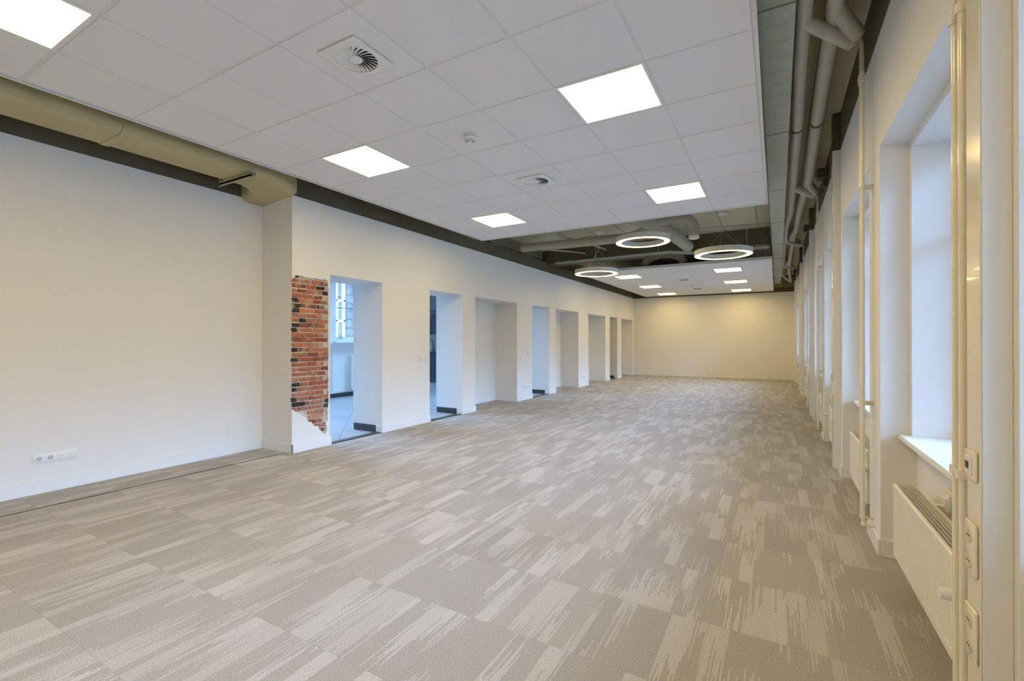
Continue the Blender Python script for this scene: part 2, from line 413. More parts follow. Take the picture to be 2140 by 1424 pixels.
for n, (y0, y1) in enumerate(WN):
    w = struct('window_%d' % (n + 12), (HX, (y0 + y1) / 2, 1.36))
    f = MB(); z0, z1 = 1.36, 3.1; X = HX - .14
    for c in ((y0, y0 + .05), (y1 - .05, y1)): f.box(X, X + .07, c[0], c[1], z0, z1, .004)
    for c in ((z0, z0 + .06), (z1 - .06, z1)): f.box(X, X + .07, y0, y1, c[0], c[1], .004)
    f.out('window_frame', 'frame', w)
    MB().box(X + .03, X + .036, y0 + .04, y1 - .04, z0 + .05, z1 - .05).out('pane', 'glass', w)
    MB().box(HX - .2, HX + .12, y0 - .1, y1 + .1, 1.27, 1.31, .005).out('window_sill', 'casing', w)
    MB().box(X + .075, X + .1, y0 + .1, y0 + .24, 1.40, 1.415, .003).box(X + .065, X + .08, y0 + .15, y0 + .17, 1.385, 1.42).out('window_latch', 'chrome', w)
    MB().cyl((X + .085, y0 + .02, 2.10), (X + .085, y1 - .02, 2.10), .012).out('safety_bar', 'chrome', w)

# ---------------------------------------------------------------- outside
st(MB().box(-40, 40, -20, 45, -.6, -.4).out('ground', 'concrete'))
nb = thing('neighbouring_building', 'pale stone building with white framed windows seen through the hall window', 'building', (-14, 11, -.4))
MB().box(-14.5, -13.5, 11.6, 17, -.4, 4.6).box(-14.5, -13.6, 5.0, 9.0, -.4, 1.2).out('stone_wall', 'stonewall', nb)
f = MB()
for z in (1.2, 2.02, 2.75, 3.5): f.box(-13.7, -13.6, 9.0, 11.6, z, z + .07)
for yv in (9.0, 9.6, 10.2, 10.85, 11.2, 11.53): f.box(-13.7, -13.6, yv, yv + .07, -.4, 4.4)
f.out('window_frame', 'frame', nb)
MB().box(-13.67, -13.66, 9.0, 11.6, -.4, 4.4).out('pane', 'glass', nb)
MB().box(-14.4, -14.3, 8, 11.6, -.4, 4.4).out('inner_wall', 'wall', nb)

# ---------------------------------------------------------------- suspended ceilings
def susp(name, label, xl, xr, cols, rows, y0, y1, holes):
    o = thing(name, label, 'ceiling', ((xl + xr) / 2, (y0 + y1) / 2, 3.02))
    g = MB()
    g.box(xl, xl + .022, y0, y1, 3.017, 3.075).box(xr - .022, xr, y0, y1, 3.017, 3.075).box(xl + .022, xr - .022, y1 - .022, y1, 3.017, 3.075).box(xl + .022, xr - .022, y0, y0 + .022, 3.017, 3.075)
    g.out('edge_trim', 'grid', o)
    tl = MB(); gr = MB(); cc = [xl + .022] + cols + [xr - .022]; rr = [y0 + .022] + rows + [y1 - .022]
    for i in range(len(cc) - 1):
        for j in range(len(rr) - 1):
            xa, xb, ya, yb = cc[i], cc[i + 1], rr[j], rr[j + 1]
            if xb - xa < .03 or yb - ya < .03: continue
            cxm, cym = (xa + xb) / 2, (ya + yb) / 2
            if any(abs(cxm - h[0]) < .2 and abs(cym - h[1]) < .2 for h in holes): continue
            tl.box(xa + .010, xb - .010, ya + .010, yb - .010, 3.0205, 3.045, .0018)
    for v in cols: gr.box(v - .012, v + .012, y0 + .02, y1 - .02, 3.0245, 3.045)
    for v in rows: gr.box(xl + .02, xr - .02, v - .012, v + .012, 3.0248, 3.0448)
    tl.out('ceiling_tiles', 'tile', o); gr.out('grid_bars', 'grid', o)
    return o
COLS = [-4.303 + .6 * i for i in range(8)]
R1 = [2.8603 + .6085 * i for i in range(-9, 7)]
R2 = [11.262 + .6236 * i for i in range(0, 11)]
L1 = [(-1.003, 2.8603 + .6085 * (i + .5)) for i in (-8, -4, 0, 4)] + [(-3.403, 2.8603 + .6085 * (i + .5)) for i in (-8, -4, 0, 4)]
L2 = [(x, y) for y in (12.19, 14.69, 17.18) for x in (-.993, -3.42)]
susp('suspended_ceiling', 'large white tiled suspended ceiling raft nearest the camera', -4.35, -.085, COLS, R1, -2.9, 6.59, L1)
L2g = [(-1.003, 11.262 + .6236 * (i + .5)) for i in (1, 5, 9)] + [(-3.403, 11.262 + .6236 * (i + .5)) for i in (1, 5, 9)]
susp('suspended_ceiling', 'white tiled suspended ceiling raft at the far end of the room', -4.34, -.07, COLS, R2, 10.98, 17.93, L2g)
# led panels
pl = thing('led_panel_light', '', 'ceiling light', (0, 0, 3.02), 'square ceiling light panels')
MB().box(-.298, .298, -.302, -.281, 3.018, 3.045).box(-.298, .298, .281, .302, 3.018, 3.045).box(-.298, -.28, -.281, .281, 3.018, 3.045).box(.28, .298, -.281, .281, 3.018, 3.045).out('frame', 'white', pl)
MB().box(-.28, .28, -.281, .281, 3.022, 3.04).out('diffuser', 'panel', pl)
MB().box(-.29, .29, -.295, .295, 3.042, 3.07).out('housing', 'white', pl)
LAB = {0: 'glowing square light panel behind the camera nearest the windows',
       1: 'glowing square light panel beside the camera above the view',
       2: 'largest glowing square light panel, in the upper middle of the near ceiling raft',
       3: 'glowing square light panel at the far window-side end of the near raft',
       4: 'glowing square light panel behind the camera on the left side',
       5: 'glowing square light panel cut off by the upper left corner of the photo',
       6: 'glowing square light panel on the left of the near raft above the brick patch',
       7: 'glowing square light panel at the far left end of the near raft'}
for i, (x, y) in enumerate(L1):
    if i == 0: pl.location = (x, y, 3.02); pl['label'] = LAB[0]; p0 = pl
    else: dup(pl, (x, y, 3.02), LAB[i])
LAB2 = ['nearest right-hand light panel on the far ceiling raft', 'nearest left-hand light panel on the far raft, beside the lowest ring lamp',
        'middle right-hand light panel on the far ceiling raft', 'middle left-hand light panel on the far ceiling raft',
        'farthest right-hand light panel, closest to the back wall', 'farthest left-hand light panel, closest to the back wall']
for i, (x, y) in enumerate([L2g[0], L2g[3], L2g[1], L2g[4], L2g[2], L2g[5]]): dup(pl, (x, y, 3.02), LAB2[i])

# swirl diffusers
def diffuser(label, x, y, hs=.155):
    o = thing('air_diffuser', label, 'air vent', (x, y, 3.02), 'square swirl air diffusers')
    z0, z1 = 3.004, 3.016; n = 48; b = MB(); bm = b.bm
    inn, outr = [], []
    for j in range(n):
        a = 2 * PI * j / n; ca, sa = math.cos(a), math.sin(a); k = hs / max(abs(ca), abs(sa))
        inn.append((.128 * ca, .128 * sa)); outr.append((k * ca, k * sa))
    lay = []
    for z in (z0, z1): lay.append(([bm.verts.new((x + p[0], y + p[1], z)) for p in inn], [bm.verts.new((x + p[0], y + p[1], z + (.004 if z == z0 else 0))) for p in outr]))
    for j in range(n):
        k = (j + 1) % n
        bm.faces.new((lay[0][0][j], lay[0][0][k], lay[0][1][k], lay[0][1][j])); bm.faces.new((lay[1][0][j], lay[1][0][k], lay[1][1][k], lay[1][1][j]))
        bm.faces.new((lay[0][1][j], lay[0][1][k], lay[1][1][k], lay[1][1][j])); bm.faces.new((lay[0][0][j], lay[0][0][k], lay[1][0][k], lay[1][0][j]))
    b.out('face_plate', 'white', o)
    MB().lathe([(.13, 0), (.13, .0125), (0.001, .0125)], (x, y, 3.006), 32).out('plenum_box', 'dark', o)
    MB().lathe([(.001, -.001), (.035, 0), (.038, .003), (.038, .007), (.001, .007)], (x, y, 3.003), 28).out('hub', 'white', o, smooth=True)
    v0 = None
    for j in range(24):
        if v0 is None:
            q = MB(); rr = []
            for i in range(7):
                r = .036 + .092 * i / 6; a0 = .28 * (i / 6) ** 1.6; wd = (.0045 + .0115 * i / 6)
                ca, sa = math.cos(a0), math.sin(a0)
                c = Vector((r * ca, r * sa, 3.0085)); tx, ty = -sa, ca
                rr.append([q.bm.verts.new((x + c.x - tx * wd, y + c.y - ty * wd, 3.005)), q.bm.verts.new((x + c.x + tx * wd, y + c.y + ty * wd, 3.0145)),
                           q.bm.verts.new((x + c.x + tx * wd, y + c.y + ty * wd, 3.0155)), q.bm.verts.new((x + c.x - tx * wd, y + c.y - ty * wd, 3.006))])
            for a, c in zip(rr, rr[1:]):
                for i in range(4): q.bm.faces.new((a[i], a[(i + 1) % 4], c[(i + 1) % 4], c[i]))
            v0 = q.out('vane', 'white', o)
        else: dup(v0, rotz=2 * PI * j / 24)
    return o
diffuser('square swirl air vent near the camera, left of the largest light panel', -2.205, 1.96)
diffuser('small square swirl air vent midway along the near ceiling raft', -2.215, 4.405)
def vent_small(label, x, y):
    o = thing('air_diffuser', label, 'air vent', (x, y, 3.02), 'square swirl air diffusers')
    MB().box(x - .155, x + .155, y - .155, y + .155, 3.006, 3.018, .003).out('face_plate', 'white', o)
    MB().lathe([(.055, 0), (.12, -.001), (.12, .002)], (x, y, 3.004), 24).out('swirl_slots', 'hole', o)
vent_small('nearer flat air vent in the middle of the far ceiling raft', -2.203, 13.44)
vent_small('farther flat air vent in the middle of the far ceiling raft', -2.203, 15.95)
def smoke(label, x, y, z):
    o = thing('smoke_detector', label, 'smoke detector', (x, y, z), 'white smoke detectors')
    MB().lathe([(.001, 0), (.052, 0), (.052, -.012), (.001, -.012)], (x, y, z), 28).out('base_plate', 'white', o, smooth=True)
    MB().lathe([(.044, -.014), (.048, -.018), (.046, -.030), (.036, -.046), (.030, -.050)], (x, y, z), 28).lathe([(.022, -.05), (.020, -.058), (.001, -.060)], (x, y, z), 24).out('sensor_head', 'white', o, smooth=True)
    MB().lathe([(.045, -.0125), (.045, -.0145)], (x, y, z), 28).lathe([(.029, -.0495), (.022, -.0500)], (x, y, z), 24).out('gap_ring', 'hole', o)
    q = MB()
    for j in range(10):
        a = 2 * PI * j / 10; q.cyl((x + .0425 * math.cos(a), y + .0425 * math.sin(a), z - .037), (x + .034 * math.cos(a), y + .034 * math.sin(a), z - .048), .0022, n=6)
    q.out('sensor_slots', 'hole', o)
smoke('white round smoke detector under the near ceiling raft, between the two air vents', -2.21, 3.17, 3.018)
smoke('tiny smoke detector under the far ceiling raft', -2.21, 14.9, 3.018)

# ---------------------------------------------------------------- ring lamps
def ring(label, x, y, z, zc, D=.92, cx=None, cy=None, piv=.35):
    o = thing('ring_pendant_light', label, 'pendant lamp', (x, y, z), 'ring pendant lamps'); R = D / 2; w = .10; h = .085
    cx = x if cx is None else cx; cy = y if cy is None else cy
    MB().lathe([(R - w, 0.004), (R - w, h), (R, h), (R, 0.0), (R - .008, 0.0), (R - .008, .006), (R - w + .008, .006), (R - w + .008, 0), (R - w, 0), (R - w, .004)], (x, y, z), 72).out('housing', 'ledg', o, smooth=True)
    MB().lathe([(R - .009, .002), (R - w + .009, .002)], (x, y, z), 72).lathe([(R - .009, .005), (R - w + .009, .005)], (x, y, z), 72).out('light_diffuser', 'ring', o)
    top = Vector((cx + (x - cx) * .3, cy + (y - cy) * .3, z + h + piv))
    for j in range(3):
        a = 2 * PI * j / 3 + .5
        MB().cyl((x + (R - .05) * math.cos(a), y + (R - .05) * math.sin(a), z + h), top, .0022, n=6).out('suspension_wire', 'wire', o)
    MB().tube([top, (cx, cy, zc - .02)], .003, 6).out('power_cable', 'white', o)
    MB().lathe([(.001, -.035), (.075, -.035), (.08, -.02), (.08, 0), (.001, 0)], (cx, cy, zc), 28).out('ceiling_canopy', 'white', o, smooth=True)
ring('glowing ring lamp highest of the three, tucked below the round air duct', -2.024, 8.154, 3.037, ZS, piv=.25)
ring('glowing ring lamp nearest the windows, right of the white duct valve', -.789, 8.687, 2.788, ZS, cx=-.807, cy=8.809)
ring('glowing ring lamp hanging lowest and farthest left', -3.374, 9.584, 2.765, ZS, cx=-3.136, cy=9.1)

# ---------------------------------------------------------------- ducts and services above the gap
d = thing('round_air_duct', 'olive painted round duct with bends hanging above the ring lamps', 'air duct', (-2.8, 8.8, 3.3))
MB().tube([(-4.75, 8.75, 3.32), (-2.85, 8.9, 3.32)] + arc((-2.3, 8.9, 3.33), (-2.6, 8.9, 3.32), (-1.98, 8.45, 3.36), 5)[1:] + [(-1.82, 8.2, 3.38)], .085, 20).out('straight_run', 'pipe_dk', d, smooth=True)
MB().tube([(-2.15, 7.6, 3.38), (-1.85, 8.3, 3.38), (-1.66, 9.6, 3.33), (-1.6, 10.2, 3.3)], .12, 22).out('main_branch', 'pipe_dk', d, smooth=True)
MB().tube([(-1.95, 8.2, 3.4), (-1.5, 8.25, 3.4)] + arc((-1.2, 8.25, 3.4), (-1.45, 8.25, 3.4), (-1.21, 8.35, 3.2), 6) + [(-1.21, 8.36, 3.1)], .085, 20).out('drop_elbow', 'pipe_dk', d, smooth=True)
MB().lathe([(.088, 0), (.088, .04), (.001, .04)], (-1.21, 8.36, 3.06), 28).lathe([(.088, 0), (.06, -.012), (.001, -.014)], (-1.21, 8.36, 3.06), 28).out('valve_cap', 'white', d, smooth=True)
for x, yv in ((-3.9, 8.8), (-2.9, 8.9)): MB().cyl((x, yv, 3.4), (x, yv, ZS), .006, n=6).out('hanger_rod', 'wire', d)
d = thing('flexible_duct', 'dark ribbed flexible duct hoop above the edge of the far raft', 'air duct', (-2.5, 11.4, 3.3))
q = MB(); pts = [(-2.75 + .45 * (1 - math.cos(a)) , 11.25, 3.12 + .24 * math.sin(a)) for a in [PI * i / 14 for i in range(15)]]
q.tube(pts, .09, 18).out('duct_hose', 'pipe_dk', d, smooth=True)
tr = thing('cable_tray', 'narrow perforated cable tray with a bend crossing between the ceiling rafts', 'cable tray', (-2, 10.3, 3.2))
q = MB(); pts = [(-4.6, 10.2, 3.2), (-1.95, 10.1, 3.2), (-1.5, 10.3, 3.17), (-.1, 10.32, 3.16)]
q.tube(pts, 0, sec=[(-.05, -.03), (-.046, -.03), (-.046, .0), (.046, .0), (.046, -.03), (.05, -.03), (.05, .006), (-.05, .006)], flat=True).out('tray_channel', 'tray', tr)
q = MB()
for a, e in zip(pts, pts[1:]):
    a, e = Vector(a), Vector(e); n = int((e - a).length / .06)
    for i in range(n):
        p = a.lerp(e, (i + .5) / n); q.cyl(p + Vector((0, -.052, -.012)), p + Vector((0, -.0505, -.012)), .006, n=6)
q.out('perforations', 'hole', tr)
for x in (-3.6, -2.2, -.5): MB().cyl((x, 10.2, 3.2), (x, 10.2, ZS), .006, n=6).out('hanger_rod', 'wire', tr)
for (lab, pts, r) in (('thin conduit along the slab just beyond the near ceiling raft', [(-4.9, 7.3, 3.50), (-.1, 7.35, 3.50)], .018),
                      ('thin conduit under the slab midway between the rafts', [(-4.7, 9.6, 3.5), (-3.4, 9.2, 3.5), (-.05, 9.45, 3.42)], .012),
                      ('thin pipe slanting towards the far raft on the left', [(-4.2, 7.6, 3.45), (-3.6, 9.2, 3.44), (-3.4, 10.3, 3.42)], .02),
                      ('second thin pipe slanting under the slab beside the left blockwork', [(-4.6, 9.5, 3.40), (-4.1, 10.0, 3.39), (-3.9, 10.3, 3.38)], .016)):
    tag(MB().tube(pts, r, 8).out('conduit', 'pipe_dk', smooth=True), lab, 'pipe')

# large oval duct on the left
d = thing('oval_air_duct', 'wide olive painted oval duct running along the left wall above the paint line', 'air duct', (-4.93, 0, 3.05))
def oval(w, h, n=8):
    r = h / 2 * .62; out = []
    for cx, cy, a0 in ((w / 2 - r, h / 2 - r, 0), (-w / 2 + r, h / 2 - r, PI / 2), (-w / 2 + r, -h / 2 + r, PI), (w / 2 - r, -h / 2 + r, 3 * PI / 2)):
        for i in range(n): a = a0 + PI / 2 * i / (n - 1); out.append((cx + r * math.cos(a), cy + r * math.sin(a)))
    return out
SEC = oval(.52, .28)
zc = 3.03 + .14
pts = [(-4.93, YN, zc), (-4.93, 2.95, zc)]; cR = .46
pts += [(-4.93 - .46 + cR * math.cos(a), 2.95 + cR * math.sin(a), zc - .07 * (a / (PI / 2))) for a in [PI / 2 * i / 10 for i in range(1, 11)]]
pts += [(-5.47, 3.41, zc - .07)]
MB().tube(pts, 0, sec=SEC, flat=True).out('duct_body', 'duct', d, smooth=True)
for y in (1.75, -1.2):
    MB().tube([(-4.93, y - .03, zc), (-4.93, y + .03, zc)], 0, sec=oval(.535, .295), flat=True).out('joint_sleeve', 'duct', d, smooth=True)
hg = thing('duct_hanger', 'thin steel channel with threaded rods holding the oval duct from below', 'bracket', (-4.8, 2.75, 3.0))
MB().box(-5.20, -4.60, 2.755, 2.795, 2.985, 3.003).box(-5.20, -4.60, 2.755, 2.762, 2.985, 3.025).box(-5.20, -4.60, 2.788, 2.795, 2.985, 3.025).out('channel', 'duct', hg)
for x in (-5.22, -4.62): MB().cyl((x, 2.775, 2.975), (x, 2.775, ZS), .005, n=8).cyl((x, 2.775, 2.975), (x, 2.775, 2.985), .011, n=6).out('threaded_rod', 'wire', hg)

# wide covered tray on the right
wt = thing('wide_cable_tray', 'wide pale green perforated cable tray running along the window side above the ceiling rafts', 'cable tray', (.02, 7, 3.27))
JY = [-2.9, 1.2, 3.1, 4.99, 6.86, 8.72, 10.62, 12.5, 14.4, 16.3, 17.95]
zt = 3.25
dx = lambda y: .0028 * (y - 3)
for a, e in zip(JY, JY[1:]):
    q = MB(); xa, xe = dx(a), dx(e)
    def shear(q, a=a, e=e):
        for v in q.bm.verts: v.co.x += dx(v.co.y)
        return q
    q.box(-.095, .105, a + .004, e - .004, zt, zt + .003).box(-.095, -.092, a + .004, e - .004, zt, zt + .06).box(.102, .105, a + .004, e - .004, zt, zt + .06)
    q.box(-.075, -.073, a + .004, e - .004, zt - .003, zt)
    shear(q).out('tray_section', 'tray', wt)
    q = MB(); q.box(-.097, .107, e - .006, e + .006, zt - .004, zt + .062); shear(q).out('joint_strip', 'slab', wt)
hq = MB()
yv = 2.7
while yv < 9:
    if min(abs(yv - j) for j in JY) > .04:
        for i in range(7): hq.box(-.05 + .02 * i, -.046 + .02 * i, yv, yv + .010, zt - .0006, zt + .001)
    yv += .19 if yv < 5 else .16
for v in hq.bm.verts: v.co.x += dx(v.co.y)
hq.out('perforations', 'hole', wt)
hq = MB(); yv = 2.0
while yv < 8:
    hq.box(.1045, .1056, yv, yv + .012, zt + .004, zt + .012); yv += .03
for v in hq.bm.verts: v.co.x += dx(v.co.y)
hq.out('edge_perforations', 'hole', wt)

# heating mains
RK = [0, 1, 3, 5, 7]
RY = {k: pier(k) + .22 for k in range(-2, 9)}
a = thing('heating_main_pipe', 'thick insulated heating pipe running beside the wide cable tray', 'pipe', (.15, 4, 3.35), 'insulated heating mains')
def stub(q, p0, p1, r): q.tube([p0, p1], r, 20); return q
zA, zB = 3.36, 3.40
MB().tube([(.147, YN, zA), (.155, 3.9, zA), (.18, 5.24, zA), (.19, 7.4, zA), (.20, 8.6, zA), (.15, 9.5, zA - .02), (.155, 10.6, zA - .02)] + arc((.17, 11.15, zA - .02), (.16, 10.7, zA - .02), (.42, 11.25, zA - .05), 7)[1:], .046, 20).out('insulated_run', 'pipe_ins', a, smooth=True)
MB().tube([(.13, 9.8, zA + .02), (.15, 12.5, zA), (.15, 14.2, zA)] + arc((.17, 14.8, zA), (.15, 14.3, zA), (.42, 14.9, zA - .04), 7)[1:], .042, 18).out('insulated_run', 'pipe_ins', a, smooth=True)
MB().tube([(.15, 14.2, zA), (.13, 16.0, zA), (.14, 16.4, zA), (.42, 17.7, zA - .1)], .040, 16).out('insulated_run', 'pipe_ins', a, smooth=True)
MB().cyl((.1785, 5.21, zA), (.1795, 5.26, zA), .047, n=24).out('dark_band', 'grey_band', a, smooth=True)
for k in (0, 1, 3):
    y = RY[k]
    x0 = .15 if k < 3 else .19
    MB().tube([(x0, y - .28, zA), (.44, y + .05, zA - .05)], .044, 20).out('branch', 'pipe_ins', a, smooth=True)
c2 = thing('heating_main_pipe', 'second thick insulated heating pipe, nearer the window wall', 'pipe', (.33, 4, 3.4), 'insulated heating mains')
MB().tube([(.315, YN, zB), (.325, 3.6, zB), (.34, 5.3, zB), (.37, 7.0, zB), (.33, 8.4, zB), (.33, 10.2, zB), (.26, 10.7, zB)] + arc((.25, 11.2, zB), (.25, 10.8, zB), (.42, 11.3, zB - .03), 6)[1:], .052, 20).out('insulated_run', 'pipe_ins', c2, smooth=True)
MB().tube([(.30, 10.6, zB), (.31, 13.9, zB), (.27, 14.3, zB)] + arc((.26, 14.8, zB), (.26, 14.4, zB), (.42, 14.95, zB - .03), 6)[1:], .045, 18).out('insulated_run', 'pipe_ins', c2, smooth=True)
MB().tube([(.31, 13.9, zB), (.33, 16.0, zB), (.43, 17.8, zB - .12)], .040, 16).out('insulated_run', 'pipe_ins', c2, smooth=True)
MB().cyl((.3395, 5.25, zB), (.3405, 5.30, zB), .0535, n=24).out('dark_band', 'grey_band', c2, smooth=True)
for k in (0, 1, 3):
    y = RY[k]; x0 = .325 if k < 3 else .36
    MB().tube([(x0, y - .26, zB), (.465, y + .0, zB - .07)], .050, 20).out('branch', 'pipe_ins', c2, smooth=True)
cb = thing('cable_bundle', 'loose bundle of pale cables slung between the two insulated pipes', 'cables', (.23, 3.3, 3.45))
q = MB()
for i in range(5): q.tube([(.16, 3.42 + .012 * i, 3.46 + .006 * i), (.24, 3.40 + .01 * i, 3.44 - .006 * i), (.34, 3.36 + .014 * i, 3.47)], .003, 6)
q.out('cable_strands', 'wire', cb)

# risers
def riser(k, label, full=True):
    y = RY[k]; o = thing('heating_riser', label, 'pipe', (.49, y, .12), 'white heating risers')
    for j, (yo, sx) in enumerate(((-.03, .44), (.03, .465))):
        yy = y + yo; zt2 = (zA - .05) if j == 0 else (zB - .07)
        pts = [(.49, yy, .13)] + [(.49, yy, 3.20)] + arc((.49, yy, zt2), (.49, yy, 3.24), (sx, y + (.05 if j == 0 else 0), zt2), 5)[1:]
        MB().tube([(.49, yy, .13), (.49, yy, 3.06)], .0105, 14).out('riser_pipe', 'gloss', o, smooth=True)
        MB().tube([(.49, yy, 3.05), (.49, yy, 3.20)] + arc((.49, yy, zt2 + .01), (.49, yy, 3.23), (sx, y + (.05 if j == 0 else 0), zt2), 6), .0095, 12).out('upper_pipe', 'pipe_ins', o, smooth=True)
        q = MB()
        for dz, rr in ((0, .016), (.022, .0185), (.044, .016)): q.cyl((.49, yy, 2.985 + dz + .02 * j), (.49, yy, 3.003 + dz + .02 * j), rr, n=12)
        q.out('coupling', 'gloss', o, smooth=True)
    for z in (.90, 2.31):
        q = MB(); q.box(.49, XR + .002, y - .008, y + .008, z - .014, z + .014, .002)
        for yo in (-.03, .03): q.cyl((.49, y + yo, z - .013), (.49, y + yo, z + .013), .017, n=16)
        q.box(.478, .502, y - .03, y + .03, z - .008, z + .008).cyl((.53, y - .010, z), (.53, y + .010, z), .005, n=8)
        q.out('pipe_clamp', 'gloss', o)
    return o
riser(0, 'pair of cream heating pipes closest to the camera, beside the socket trunking')
riser(1, 'pair of cream heating pipes on the second pier from the camera')
riser(3, 'pair of heating pipes on the fourth pier, past the second cable trunking')
riser(5, 'pair of heating pipes on the sixth window pier')
riser(7, 'pair of heating pipes on the farthest pier that carries pipes')

# radiators
NAMES = ['nearest', 'second', 'third', 'fourth', 'fifth', 'sixth', 'seventh', 'farthest']
def radiator(j):
    y0, y1 = pier(j) + PW, pier(j + 1)
    far = j in (2, 4, 6)                         # fed at the far end
    if not far: ya, yb = y0 + .13, y1 - (.34 if j == 0 else .50)
    else: ya, yb = y0 + .35, y1 - .55 if j == 2 else y1 - .4
    z0, z1 = .145, .53; xf, xb = .55, .652
    o = thing('radiator', NAMES[j] + ' white panel radiator below the window sill, counted from the camera', 'radiator', (.6, (ya + yb) / 2, z0), 'window radiators')
    q = MB(); bm = q.bm; prof = []; yv = ya + .02; pitch = .0333
    n = int((yb - ya - .04) / pitch); P2 = [(ya, 0)]
    for i in range(n):
        c = ya + .02 + (yb - ya - .04) * (i + .5) / n
        P2 += [(c - .013, 0), (c - .009, .004), (c + .009, .004), (c + .013, 0)]
    P2 += [(yb, 0)]
    lo, hi = z0 + .028, z1 - .035
    r0 = []
    for yv, dd in P2:
        r0.append([bm.verts.new((xf + .002, yv, z0)), bm.verts.new((xf + .002, yv, lo)), bm.verts.new((xf + .002 + dd, yv, lo + .010)), bm.verts.new((xf + .002 + dd, yv, hi - .01)), bm.verts.new((xf + .002, yv, hi)), bm.verts.new((xf, yv, hi + .005)), bm.verts.new((xf, yv, z1 - .004)), bm.verts.new((xf + .006, yv, z1))])
    for p, r in zip(r0, r0[1:]):
        for i in range(7): bm.faces.new((p[i], p[i + 1], r[i + 1], r[i]))
    q.out('front_panel', 'rad', o)
    MB().box(xb - .012, xb, ya, yb, z0, z1 - .004, .003).out('rear_panel', 'rad', o)
    for yv in (ya, yb - .002): MB().box(xf + .002, xb, yv, yv + .003, z0 + .02, z1 - .002, .001).out('side_cover', 'rad', o)
    q = MB(); q.box(xf + .006, xf + .016, ya, yb, z1 - .006, z1).box(xb - .010, xb, ya, yb, z1 - .006, z1)
    ny = int((yb - ya) / .021)
    for i in range(ny + 1): yv = ya + (yb - ya - .003) * i / ny; q.box(xf + .016, xb - .010, yv, yv + .003, z1 - .005, z1 - .002)
    for xv in [xf + .028 + .0145 * i for i in range(5)]: q.box(xv, xv + .0025, ya, yb, z1 - .004, z1 - .001)
    q.out('top_grille', 'rad', o)
    MB().box(xf + .018, xb - .014, ya + .01, yb - .01, z1 - .05, z1 - .035).out('shade_plate', 'dark', o)  # dark plate stands in for the shade seen through the grille
    q = MB(); n2 = int((yb - ya) / .025)
    for i in range(n2): c = ya + .02 + (yb - ya - .04) * i / n2; q.box(xf + .02, xb - .014, c, c + .002, z0 + .01, z1 - .052)
    q.out('convector_fins', 'hole', o)
    for yv in (ya + .2, yb - .2): MB().box(xb, XB, yv - .02, yv + .02, z0 + .05, z1 - .03, .002).out('wall_bracket', 'rad', o)
    # valve with knob
    ye = yb if far else ya; sg = 1 if far else -1
    q = MB(); q.cyl((.60, ye, .42), (.60, ye + sg * .03, .42), .010, n=12).cyl((.60, ye + sg * .03, .42), (.60, ye + sg * .06, .42), .014, n=12)
    q.cyl((.60, ye + sg * .045, .42), (.545, ye + sg * .045, .42), .010, n=12)
    q.out('valve_body', 'white', o, smooth=True)
    MB().cyl((.545, ye + sg * .045, .42), (.495, ye + sg * .045, .42), .022, .018, n=18).out('valve_knob', 'white', o, smooth=True)
    ks = j + 1 if far else j
    yr = RY.get(ks)
    if ks in RK or j == 3:
        q = MB()
        for dz, yo in ((0, -.03), (.03, .03)):
            q.tube(arc((.49, yr + yo, .11 + dz), (.49, yr + yo, .16 + dz), (.53, yr + yo, .11 + dz), 4) + [(.60, yr + yo, .11 + dz), (.60, ye + sg * .03, .11 + dz), (.60, ye, .17 + dz)], .0085, 10)
            q.sphere((.49, yr + yo, .115 + dz), .016)
        q.out('connection_pipe', 'gloss', o, smooth=True)
    return o
for j in range(8): radiator(j)
br = thing('thermostat_bracket', 'small brass coloured bracket with thin cable behind the nearest radiator', 'bracket', (.70, 2.6, .6))
MB().box(.700, XB, 2.35, 2.95, .52, .60, .004).out('backing_board', mat('raw_cream_board', (.68, .62, .48), .8), br)
MB().box(.69, .70, 2.86, 2.90, .50, .585, .002).box(.68, .69, 2.865, 2.872, .52, .57).out('clip', 'base', br)
MB().tube([(.693, 2.87, .57), (.66, 2.95, .565), (.645, 3.02, .55)], .003, 8).out('thin_cable', 'white', br, smooth=True)

# trunking columns with sockets
TLAB = {0: 'glossy cream cable trunking column at the right edge carrying four sockets', 2: 'cable trunking column on the third pier from the camera', 4: 'cable trunking column on the fifth pier',
        6: 'cable trunking column on the seventh pier', 8: 'cable trunking column in the far right corner'}
def oval_socket(o, x, yc, zc2):
    MB().cyl((x - .001, yc, zc2), (x - .0075, yc, zc2), .0215, n=28).out('socket_rim', 'gloss', o, smooth=True)
    MB().cyl((x - .0076, yc, zc2), (x - .0080, yc, zc2), .0185, n=28).out('socket_well', mat_well, o, smooth=True)
    MB().cyl((x - .0079, yc - .0095, zc2), (x - .0086, yc - .0095, zc2), .0028, n=10).cyl((x - .0079, yc + .0095, zc2), (x - .0086, yc + .0095, zc2), .0028, n=10).box(x - .0086, x - .0079, yc - .0095, yc + .0095, zc2 - .001, zc2 + .001).out('contact_holes', 'hole', o)
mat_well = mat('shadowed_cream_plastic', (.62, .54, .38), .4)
def socket_pair(label, x, yc, zc2, n=2):
    o = thing('wall_socket', label, 'socket', (x, yc, zc2), 'sockets on the cable trunking')
    h = .148 if n == 2 else .085
    MB().box(x - .009, x, yc - .041, yc + .041, zc2 - h / 2, zc2 + h / 2, .005, 3).out('cover_plate', 'gloss', o, smooth=True)
    if n == 2:
        for dz in (-.036, .036): oval_socket(o, x - .004, yc, zc2 + dz)
    else:
        MB().box(x - .0115, x - .008, yc - .026, yc + .026, zc2 - .027, zc2 + .027, .002).out('data_insert', 'gloss', o)
        MB().box(x - .0125, x - .0112, yc - .005, yc + .017, zc2 - .010, zc2 + .010).out('data_port', 'hole', o)
    return o
